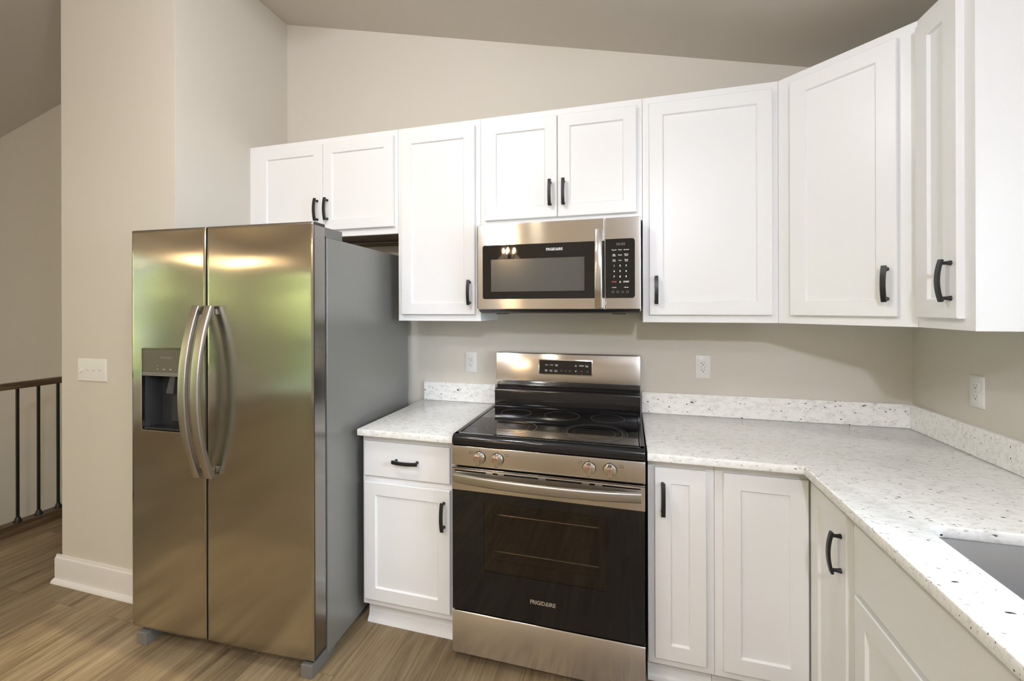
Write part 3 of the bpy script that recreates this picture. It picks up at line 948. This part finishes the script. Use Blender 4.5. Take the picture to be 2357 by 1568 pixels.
# hinge covers and feet
MB().prism([(.020, 1.789), (.060, 1.789), (.075, 1.780), (.205, 1.780), (.205, 1.738), (.094, 1.738), (.020, 1.789)][:-1], 'x', -.085, -.004).build('hinge_cover', GREYP, FR, bevel=.002)
MB().prism([(.020, 1.789), (.060, 1.789), (.075, 1.780), (.205, 1.780), (.205, 1.738), (.094, 1.738)], 'x', -.880, -.800).build('hinge_cover', GREYP, FR, bevel=.002)
for x in (-.058, -.868):
    mb = MB(); mb.box(x, x + .052, -.006 if x < -.5 else .0, .150, 0.0, .052)
    mb.build('front_foot', GREYP, FR, bevel=.003)
    B(x + .008, x + .044, .018, .07, .051, .069).build('hinge_pin', BLACKP, FR)
B(-.81, -.07, .10, .13, .012, .062).build('kick_grille', SEAL, FR)
B(-.83, -.05, .74, .80, 0, .03).build('rear_roller', SEAL, FR)

# ================================================================== RANGE
RG = thing('range', 'freestanding stainless electric range with black glass cooktop', 'stove', (0, 0, 0))
B(.006, .752, -.640, -.030, .028, .884).build('body', BLACKP, RG)
# the oven cavity is built as its own open box in front of the body, so shorten the body there
bpy.data.objects.remove(bpy.data.objects['body.001'] if 'body.001' in bpy.data.objects else bpy.data.objects['body'])
mb = MB()
mb.box(.006, .095, -.630, -.030, .030, .884); mb.box(.660, .752, -.630, -.030, .030, .884)
mb.box(.095, .660, -.630, -.030, .030, .330); mb.box(.095, .660, -.630, -.030, .720, .884)
mb.box(.095, .660, -.120, -.030, .330, .720)
mb.build('body', BLACKP, RG)
mb = MB()
a = [(.097, -.629, .332), (.658, -.629, .332), (.658, -.629, .718), (.097, -.629, .718)]
c = [(.115, -.125, .345), (.640, -.125, .345), (.640, -.125, .705), (.115, -.125, .705)]
V0 = [mb.b.verts.new(p) for p in a]; V1 = [mb.b.verts.new(p) for p in c]
for j in range(4): mb.b.faces.new((V0[j], V0[(j + 1) % 4], V1[(j + 1) % 4], V1[j]))
mb.b.faces.new(V1)
mb.build('oven_cavity', OVENIN, RG, smooth=False)
def rack(z, full=True):
    mb = MB()
    mb.tube([(.110, -.600, z), (.647, -.600, z)], .0026)
    mb.tube([(.110, -.150, z), (.647, -.150, z)], .0024)
    for i in range(14):
        x = .135 + i * .0375
        mb.tube([(x, -.603, z + .0045), (x, -.152, z + .002)], .0015, 6)
    mb.tube([(.114, -.600, z), (.114, -.150, z)], .0026); mb.tube([(.643, -.600, z), (.643, -.150, z)], .0026)
    return mb.build('oven_rack', RACK, RG)
rack(.587); rack(.434)
# cooktop: enamel frame with raised rim, glass plate
mb = MB()
fr = [(-.672, .889), (-.6725, .905), (-.6700, .917), (-.663, .925), (-.652, .9285), (-.628, .9285), (-.622, .9245), (-.10, .9245), (-.10, .886), (-.660, .886)]
mb.prism(fr, 'x', .0005, .7575)
mb.box(.0005, .020, -.650, -.10, .9240, .9285); mb.box(.739, .7575, -.650, -.10, .9240, .9285)
mb.build('cooktop_frame', ENAMEL, RG, bevel=.0018)
B(.0225, .7365, -.6200, -.165, .9246, .9268).build('cooktop_glass', BLACKG, RG, bevel=.0006)
mb = MB(); mb.prism([(-.163, .9247), (-.155, .931), (-.105, .933), (-.094, .938), (-.094, .9247)], 'x', .0205, .7385)
mb.build('vent_lip', ENAMEL, RG, bevel=.001)
zg = .92685
def ring(cx, cy, rs, name='burner_ring'):
    mb = MB()
    for r, w in rs: mb.annulus((cx, cy, zg), r, r - w, .0002, 72)
    return mb
ring(.164, -.243, [(.0745, .0016)]).build('burner_ring', RINGM, RG, smooth=False)
ring(.392, -.242, [(.0835, .0016)]).build('burner_ring', RINGM, RG, smooth=False)
ring(.606, -.240, [(.0775, .0016)]).build('burner_ring', RINGM, RG, smooth=False)
ring(.206, -.493, [(.111, .0018)]).build('burner_ring', RINGM, RG, smooth=False)
ring(.563, -.490, [(.1155, .0018)]).build('burner_ring', RINGM, RG, smooth=False)
ring(.206, -.493, [(.078, .0010)]).build('inner_burner_ring', RINGD, RG, smooth=False)
ring(.563, -.490, [(.1345, .0010), (.129, .0010), (.122, .0010), (.085, .0010)]).build('inner_burner_ring', RINGD, RG, smooth=False)
# backguard
mb = MB(); mb.prism([(-.092, .9250), (-.0965, .931), (-.0965, 1.004), (-.094, 1.010), (-.088, 1.013), (-.050, 1.014), (-.050, 1.036), (-.012, 1.036), (-.012, .9250)], 'x', .008, .757)
mb.build('backguard_riser', ENAMEL, RG, bevel=.0012)
mb = MB(); mb.prism([(-.052, 1.029), (-.060, 1.031), (-.0735, 1.056), (-.0745, 1.061), (-.0605, 1.200), (-.0565, 1.2065), (-.014, 1.2065), (-.014, 1.029)], 'x', .008, .758)
bgp = mb.build('backguard', STEELH, RG, bevel=.0015)
tilt = math.atan(.0140 / .139)
LN = Matrix.Rotation(-tilt, 4, 'X')
def bgy(z): return -.0745 + (z - 1.061) * (.0140 / .139)
mb = MB()
def bgring(x0, x1, z0, z1, d):
    return [(x0, bgy(z0) - d, z0), (x1, bgy(z0) - d, z0), (x1, bgy(z1) - d, z1), (x0, bgy(z1) - d, z1)]
mb.loft([bgring(.242, .524, 1.095, 1.175, -.001), bgring(.242, .524, 1.095, 1.175, .0008), bgring(.243, .523, 1.096, 1.174, .0012)])
mb.build('display_rim', CHROME, bgp)
mb = MB(); mb.loft([bgring(.247, .519, 1.0995, 1.1705, 0), bgring(.247, .519, 1.0995, 1.1705, .0018)])
disp = mb.build('display_glass', BLACKG, bgp, label='black touch display')
def bt(s, size, x, z, m=INK, bold=.0001):
    return text(s, size, (x, bgy(z) - .0021, z), m, 'x', None, bold=bold, lean=LN)
dsub = bgp
merge([bt('Bake', .0075, .286, 1.1465), bt('Broil', .0075, .312, 1.1465), bt('Quick\nBake', .0065, .338, 1.1455),
       bt('START', .0085, .468, 1.1460, bold=.0003), bt('Steam\nClean', .0065, .495, 1.1455),
       bt('Delay\nStart', .0065, .284, 1.1170), bt('Cook\nTime', .0065, .309, 1.1165), bt('Keep\nWarm', .0065, .335, 1.1160),
       bt('^', .020, .4385, 1.1420, bold=.0003)], 'touch_lettering', dsub)
vv = text('^', .020, (0, 0, 0), INK, 'x', None, bold=.0003)
vv.data.transform(Matrix.Translation((.4385, bgy(1.118) - .0021, 1.1215)) @ Matrix.Rotation(PI, 4, 'Y'))
merge([vv], 'arrow_symbol', dsub)
for x in (.364, .386, .408, .4975):
    z = 1.118; r = .0052; y = bgy(z) - .0021
    mb = MB()
    mb.loft([[(x + rr * math.cos(2 * PI * i / 20), y - d, z + rr * math.sin(2 * PI * i / 20)) for i in range(20)] for rr, d in ((r, 0), (r, .0002), (r - .0011, .0002), (r - .0011, 0))], close=True)
    mb.build('touch_symbol', INKG, dsub, smooth=False)
merge([bt('OFF', .0075, .468, 1.118, INKR)], 'off_lettering', dsub)
# control panel with knobs
mb = MB(); mb.prism([(-.6720, .8055), (-.6730, .812), (-.6730, .878), (-.6715, .8845), (-.632, .8845), (-.632, .8055)], 'x', .0005, .7575)
cp = mb.build('control_panel', STEELH, RG, bevel=.001)
for kx in (.121, .197, .556, .632):
    mb = MB(); mb.lathe([(.0255, 0), (.0255, -.0025)], (kx, -.673, .845), 'y', 32)
    mb.box(kx - .0007, kx + .0007, -.6745, -.673, .8705, .8755)
    mb.build('knob_bezel', BLACKP, cp)
    mb = MB(); mb.lathe([(.0238, -.0025), (.0238, -.010), (.0222, -.0145), (.0205, -.0155)], (kx, -.673, .845), 'y', 32)
    mb.prism([(-.6885, .8210), (-.700, .8210), (-.7045, .8250), (-.7045, .8600), (-.6925, .8675), (-.6885, .8675)], 'x', kx - .0078, kx + .0078)
    kb = mb.build('knob', SATIN, cp, bevel=.0012, label='satin metal rotary knob')
    mb = MB(); mb.box(kx - .0009, kx + .0009, -.7050, -.7044, .8470, .8600)
    mb.prism([(-.7048, .8600), (-.6927, .8677), (-.6925, .8672), (-.7044, .8596)], 'x', kx - .0009, kx + .0009)
    mb.build('pointer_mark', RED, kb, smooth=False)
for k, (ix, dx, dz) in enumerate(((.084, -1, -1), (.236, -1, 1), (.5215, 1, 1), (.6735, 1, -1))):
    iz = .862
    y = -.6732
    mb = MB(); s = .0058; w = .0008
    mb.box(ix - s, ix + s, y - .0002, y, iz + s * .8 - w, iz + s * .8); mb.box(ix - s, ix + s, y - .0002, y, iz - s * .8, iz - s * .8 + w)
    mb.box(ix - s, ix - s + w, y - .0002, y, iz - s * .8, iz + s * .8); mb.box(ix + s - w, ix + s, y - .0002, y, iz - s * .8, iz + s * .8)
    mb.cyl((ix + dx * s, y - .0003, iz + dz * s * .8), 'y', .0016, .0016, .0003, 12)
    mb.build('burner_symbol', INKD, cp, smooth=False)
# oven door
mb = MB()
# stainless header with slots cut: built from strips
slots1 = [(.012, .146), (.175, .196), (.222, .360), (.390, .528), (.556, .577), (.604, .741)]
def header(mb, z0, z1, zs, h, slots):
    # rows of boxes around slots
    y0, y1 = -.6720, -.6680
    x = .0005
    zz = z0
    for z in zs:
        mb.box(.0005, .7565, y0, y1, zz, z - h / 2)
        xs = [.0005] + [v for s in slots for v in s] + [.7565]
        for i in range(0, len(xs), 2):
            mb.box(xs[i], xs[i + 1], y0, y1, z - h / 2, z + h / 2)
        zz = z + h / 2
    mb.box(.0005, .7565, y0, y1, zz, z1)
header(mb, .705, .7955, (.759, .7835), .0055, slots1)
mb.prism([(-.6720, .7955), (-.6715, .7965), (-.640, .7965), (-.640, .7925), (-.668, .7925), (-.6720, .7925)], 'x', .0005, .7565)
od = mb.build('oven_door', STEELH, RG)
od['label'] = 'stainless oven door header with vent slots and glass below'
mb = MB()   # door frame behind
mb.box(.003, .754, -.6670, -.634, .692, .704); mb.box(.003, .754, -.652, -.634, .704, .792)
mb.box(.003, .125, -.6670, -.634, .215, .692); mb.box(.628, .754, -.6670, -.634, .215, .692); mb.box(.125, .628, -.6670, -.634, .215, .376)
mb.box(.125, .628, -.6670, -.634, .675, .692)
mb.build('door_core', SEAL, od)
mb = MB()   # black glass with a clear window
y0, y1 = -.6720, -.6672
mb.box(.0015, .137, y0, y1, .216, .7045); mb.box(.616, .7555, y0, y1, .216, .7045)
mb.box(.137, .616, y0, y1, .216, .388); mb.box(.137, .616, y0, y1, .668, .7045)
mb.build('door_glass', BLACKG, od, smooth=False, label='black glass oven door face')
B(.137, .616, -.6718, -.6690, .388, .668).build('oven_window', OVENGLASS, od, smooth=False, label='tinted see-through oven window')
mb = MB()
mb.box(.128, .168, -.6480, -.640, .380, .675); mb.box(.590, .626, -.6480, -.640, .380, .675)
mb.box(.168, .590, -.6480, -.640, .380, .425); mb.box(.168, .590, -.6480, -.640, .645, .675)
mb.build('inner_window_frame', BLACKP, od)
text('FRIGIDΔIRE', .0215, (.377, -.6722, .300), mat('bronze ink', (0.35, 0.31, 0.25), .5), 'brand_lettering', od, bold=.0005, sx=.92)
n = 28
path = [Vector((.012 + .730 * i / n, -.6835 - .0325 * (1 - abs(2 * i / n - 1) ** 2.2), .7585)) for i in range(n + 1)]
mb = MB().sweep(path, rrect(-.0185, .0185, -.009, .009, .007, 3), (0, 0, 1))
for x in (.035, .722):
    mb.box(x - .016, x + .016, -.684, -.671, .748, .768)
mb.build('handle', STEELB, od, bevel=.002, label='bowed satin steel oven handle')
# drawer
mb = MB(); mb.prism([(-.640, .036), (-.668, .036), (-.672, .039), (-.672, .204), (-.669, .2085), (-.640, .2085)], 'x', .0005, .7565)
mb.build('storage_drawer', STEELH, RG, bevel=.001)
for x, y in ((.04, -.60), (.715, -.60), (.04, -.08), (.715, -.08)):
    MB().lathe([(.017, 0), (.019, .004), (.019, .014), (.010, .020), (.010, .037)], (x, y, 0), n=18).build('levelling_foot', BLACKP, RG)

# ================================================================== MICROWAVE
MWV = thing('microwave', 'stainless over-the-range microwave with black glass door', 'microwave', (0, 0, 1.425))
Z = -1.425
def mz(z): return z + Z
B(.012, .7535, -.372, -.0005, mz(1.432), mz(1.8365)).build('body', STEELH, MWV, bevel=.002)
mb = MB(); mb.prism([(-.392, mz(1.4400)), (-.372, mz(1.428)), (-.340, mz(1.4215)), (-.03, mz(1.4215)), (-.01, mz(1.440))], 'x', .020, .748)
mb.build('underside_tray', BLACKP, MWV, bevel=.002)
for x in (.11, .66):
    B(x - .03, x + .03, -.30, -.27, mz(1.4175), mz(1.4225)).build('tray_clip', BLACKP, MWV)
def mwface(x0, x1, holes, corners):
    mb = MB()
    return mb
# door
md = B(.018, .6015, -.400, -.3735, mz(1.441), mz(1.8370)).build('door', STEELH, MWV, bevel=.003)
mp = B(.6045, .7525, -.400, -.3735, mz(1.441), mz(1.8370)).build('control_panel', STEELH, MWV, bevel=.003)
B(.013, .019, -.390, -.372, mz(1.445), mz(1.833)).build('door_edge', BLACKP, MWV)
mb = MB(); mb.prism(rrect(.044, .6013, mz(1.489), mz(1.7385), .010, 5, (1, 0, 0, 1)), 'y', -.4016, -.3990)
gl = mb.build('door_glass', BLACKG, md, bevel=.0004, label='black glass door face')
mb = MB(); mb.prism(rrect(.6047, .7275, mz(1.489), mz(1.7445), .012, 5, (0, 1, 1, 0)), 'y', -.4016, -.3990)
pg = mb.build('panel_glass', BLACKG, mp, bevel=.0004, label='black touch control glass')
B(.0855, .5150, -.4020, -.4012, mz(1.523), mz(1.672)).build('viewing_window', MWWIN, md, smooth=False, label='grey mesh viewing window')
text('FRIGIDΔIRE', .0165, (.382, -.4018, mz(1.710)), INK, 'brand_lettering', md, bold=.0003, sx=.9)
def mt(s, size, x, z, m=INK, bold=.00012, sx=1.0):
    return text(s, size, (x, -.4018, mz(z)), m, 'x', None, bold=bold, sx=sx)
L = []
for s, x in (('Popcorn', .6415), ('Potato', .6665), ('Beverage', .6925)): L.append(mt(s, .0068, x, 1.6965, sx=.85))
for s, x in (('Melt\nSoften', .6415), ('Reheat', .6665), ('Defrost\nlbs/oz', .6925)): L.append(mt(s, .0066, x, 1.6740, sx=.85))
for s, x in (('Time\nCook', .6415), ('Timer', .6665), ('Power\nLevel', .6925)): L.append(mt(s, .0066, x, 1.6510, sx=.85))
for r, row in enumerate(('123', '456', '789')):
    for c_, ch_ in enumerate(row): L.append(mt(ch_, .0105, (.6415, .6665, .6915)[c_], 1.6280 - .0235 * r, bold=.00035))
L.append(mt('0', .0105, .6665, 1.5575, bold=.00035)); L.append(mt('START', .0085, .6920, 1.5585, bold=.0003, sx=.95))
L.append(mt('+10 Sec', .0060, .6415, 1.5345)); L.append(mt('+30 Sec', .0060, .6915, 1.5345))
merge(L, 'button_lettering', mp)
merge([mt('STOP', .0085, .6415, 1.5585, INKR, bold=.0003)], 'stop_lettering', mp)
merge([mt('88:88', .0170, .6690, 1.7205, DIGIT, bold=.0002)], 'clock_digits', mp)
for x in (.637, .657, .677, .697):
    zc_ = mz(1.5155)
    mb = MB()
    mb.loft([[(x + rr * math.cos(2 * PI * i / 20), -.4016 - d, zc_ + rr * math.sin(2 * PI * i / 20)) for i in range(20)] for rr, d in ((.0052, 0), (.0052, .0003), (.0042, .0003), (.0042, 0))], close=True)
    mb.build('touch_symbol', INKG, mp, smooth=False)
n = 20
path = [Vector((.577, -.418 - .022 * (1 - abs(2 * i / n - 1) ** 2.2), mz(1.447 + .338 * i / n))) for i in range(n + 1)]
mb = MB().sweep(path, rrect(-.0165, .0165, -.008, .008, .0065, 3), (1, 0, 0))
for z in (1.468, 1.764): mb.box(.566, .588, -.422, -.3995, mz(z - .012), mz(z + .012))
mb.build('handle', mat('polished steel handle', (0.68, 0.67, 0.65), .16, metal=1.0), md, bevel=.002, label='bowed polished vertical handle')

# ================================================================== OUTLETS AND SWITCHES
def outlet(label, loc, rz, style):
    t = thing('wall_outlet', label, 'outlet', loc, rz, 'wall outlets')
    w, h = .0345, .057
    mb = MB()
    mb.loft([[(-w, 0, -h), (w, 0, -h), (w, 0, h), (-w, 0, h)], [(-w, -.003, -h), (w, -.003, -h), (w, -.003, h), (-w, -.003, h)], [(-w + .004, -.0055, -h + .004), (w - .004, -.0055, -h + .004), (w - .004, -.0055, h - .004), (-w + .004, -.0055, h - .004)]])
    mb.build('cover_plate', PLATE, t)
    if style == 'deco':
        B(-.0168, .0168, -.0068, -.005, -.0335, .0335).build('receptacle', PLATE, t, bevel=.0008)
        mb = MB()
        for zc_ in (.0165, -.0165):
            z = zc_ + .003
            mb.box(-.0072, -.0056, -.0070, -.0066, z - .004, z + .004); mb.box(-.0105, -.0060, -.0070, -.0066, z - .0008, z + .0008)
            mb.box(.0054, .0070, -.0070, -.0066, z - .0034, z + .0034)
            mb.cyl((0, -.0070, z - .0092), 'y', .0024, .0024, .0004, 12)
        mb.box(-.0100, -.0080, -.0070, -.0066, -.0022, .0022); mb.box(.0080, .0100, -.0070, -.0066, -.0022, .0022)
        mb.build('socket_slots', SLOT, t, smooth=False)
    else:
        for zc_ in (.0195, -.0195):
            mb = MB(); mb.prism(rrect(-.0165, .0165, zc_ - .0140, zc_ + .0140, .006, 4), 'y', -.0070, -.005)
            r = mb.build('receptacle', PLATE, t, bevel=.0006)
            mb = MB()
            mb.box(-.0076, -.0062, -.0072, -.0068, zc_ - .001, zc_ + .007); mb.box(.0058, .0072, -.0072, -.0068, zc_ - .000, zc_ + .0062)
            mb.cyl((0, -.0072, zc_ - .0070), 'y', .0024, .0024, .0004, 12)
            mb.build('socket_slots', SLOT, r, smooth=False)
        MB().cyl((0, -.0062, 0), 'y', .003, .003, .001, 12).build('plate_screw', CHROME, t)
    return t
outlet('white outlet on the wall over the short counter, left of the range', (-.1615, -.0003, 1.139), 0, 'deco')
outlet('white outlet on the back wall right of the range', (1.0545, -.0003, 1.154), 0, 'deco')
outlet('white double outlet on the right wall above the corner counter', (XR - .0003, -.3685, 1.143), -PI / 2, 'duplex')

t = thing('light_switch', 'white four-toggle switch plate on the wall left of the fridge', 'light switch', (-1.969, -.7453, 1.1315), 0)
w, h = .1045, .0585
MB().loft([[(-w, 0, -h), (w, 0, -h), (w, 0, h), (-w, 0, h)], [(-w, -.003, -h), (w, -.003, -h), (w, -.003, h), (-w, -.003, h)], [(-w + .004, -.006, -h + .004), (w - .004, -.006, -h + .004), (w - .004, -.006, h - .004), (-w + .004, -.006, h - .004)]]).build('cover_plate', PLATE, t)
for k, x in enumerate((-.069, -.023, .023, .069)):
    dn = -1 if k == 0 else 1
    mb = MB(); mb.loft([[(x - .0045, -.006, -.004), (x + .0045, -.006, -.004), (x + .0045, -.006, .004), (x - .0045, -.006, .004)],
                        [(x - .0038, -.019, dn * .008 - .003), (x + .0038, -.019, dn * .008 - .003), (x + .0038, -.019, dn * .008 + .003), (x - .0038, -.019, dn * .008 + .003)]])
    mb.build('toggle', PLATE, t, bevel=.0008)
    mb = MB(); mb.box(x - .0055, x + .0055, -.0064, -.0058, -.0115, .0115); mb.build('toggle_collar', PLATE, t, smooth=False)
    for zz in (.0300, -.0300):
        MB().cyl((x, -.0066, zz), 'y', .0026, .0026, .0012, 12).build('plate_screw', PLATE, t)

# ================================================================== STAIR RAILING
RX = -3.083
t = thing('stair_railing', 'dark wood stair railing with black iron balusters beside the stairwell', 'railing', (RX, 0, 0))
mb = MB(); mb.prism([(-.030, .938), (.030, .938), (.034, .950), (.034, .966), (.024, .977), (-.024, .977), (-.034, .966), (-.034, .950)], 'y', -1.9, -.0005)
mb.build('handrail', STAIN, t)
mb = MB(); mb.prism([(-.078, .0003), (0.0, .0003), (0.0, .020), (-.012, .062), (-.066, .068), (-.078, .066)], 'y', -1.9, -.0005)
mb.build('base_rail', STAIN, t)
for i in range(18):
    y = -.055 - .1045 * i
    b1 = B(-.0465, -.0335, y - .0065, y + .0065, .060, .945)
    bo = b1.build('baluster', IRON, t)
    MB().lathe([(.021, .060), (.021, .070), (.016, .080), (.012, .094), (.008, .098)], (-.040, y, 0), n=12).build('baluster_shoe', IRON, bo)
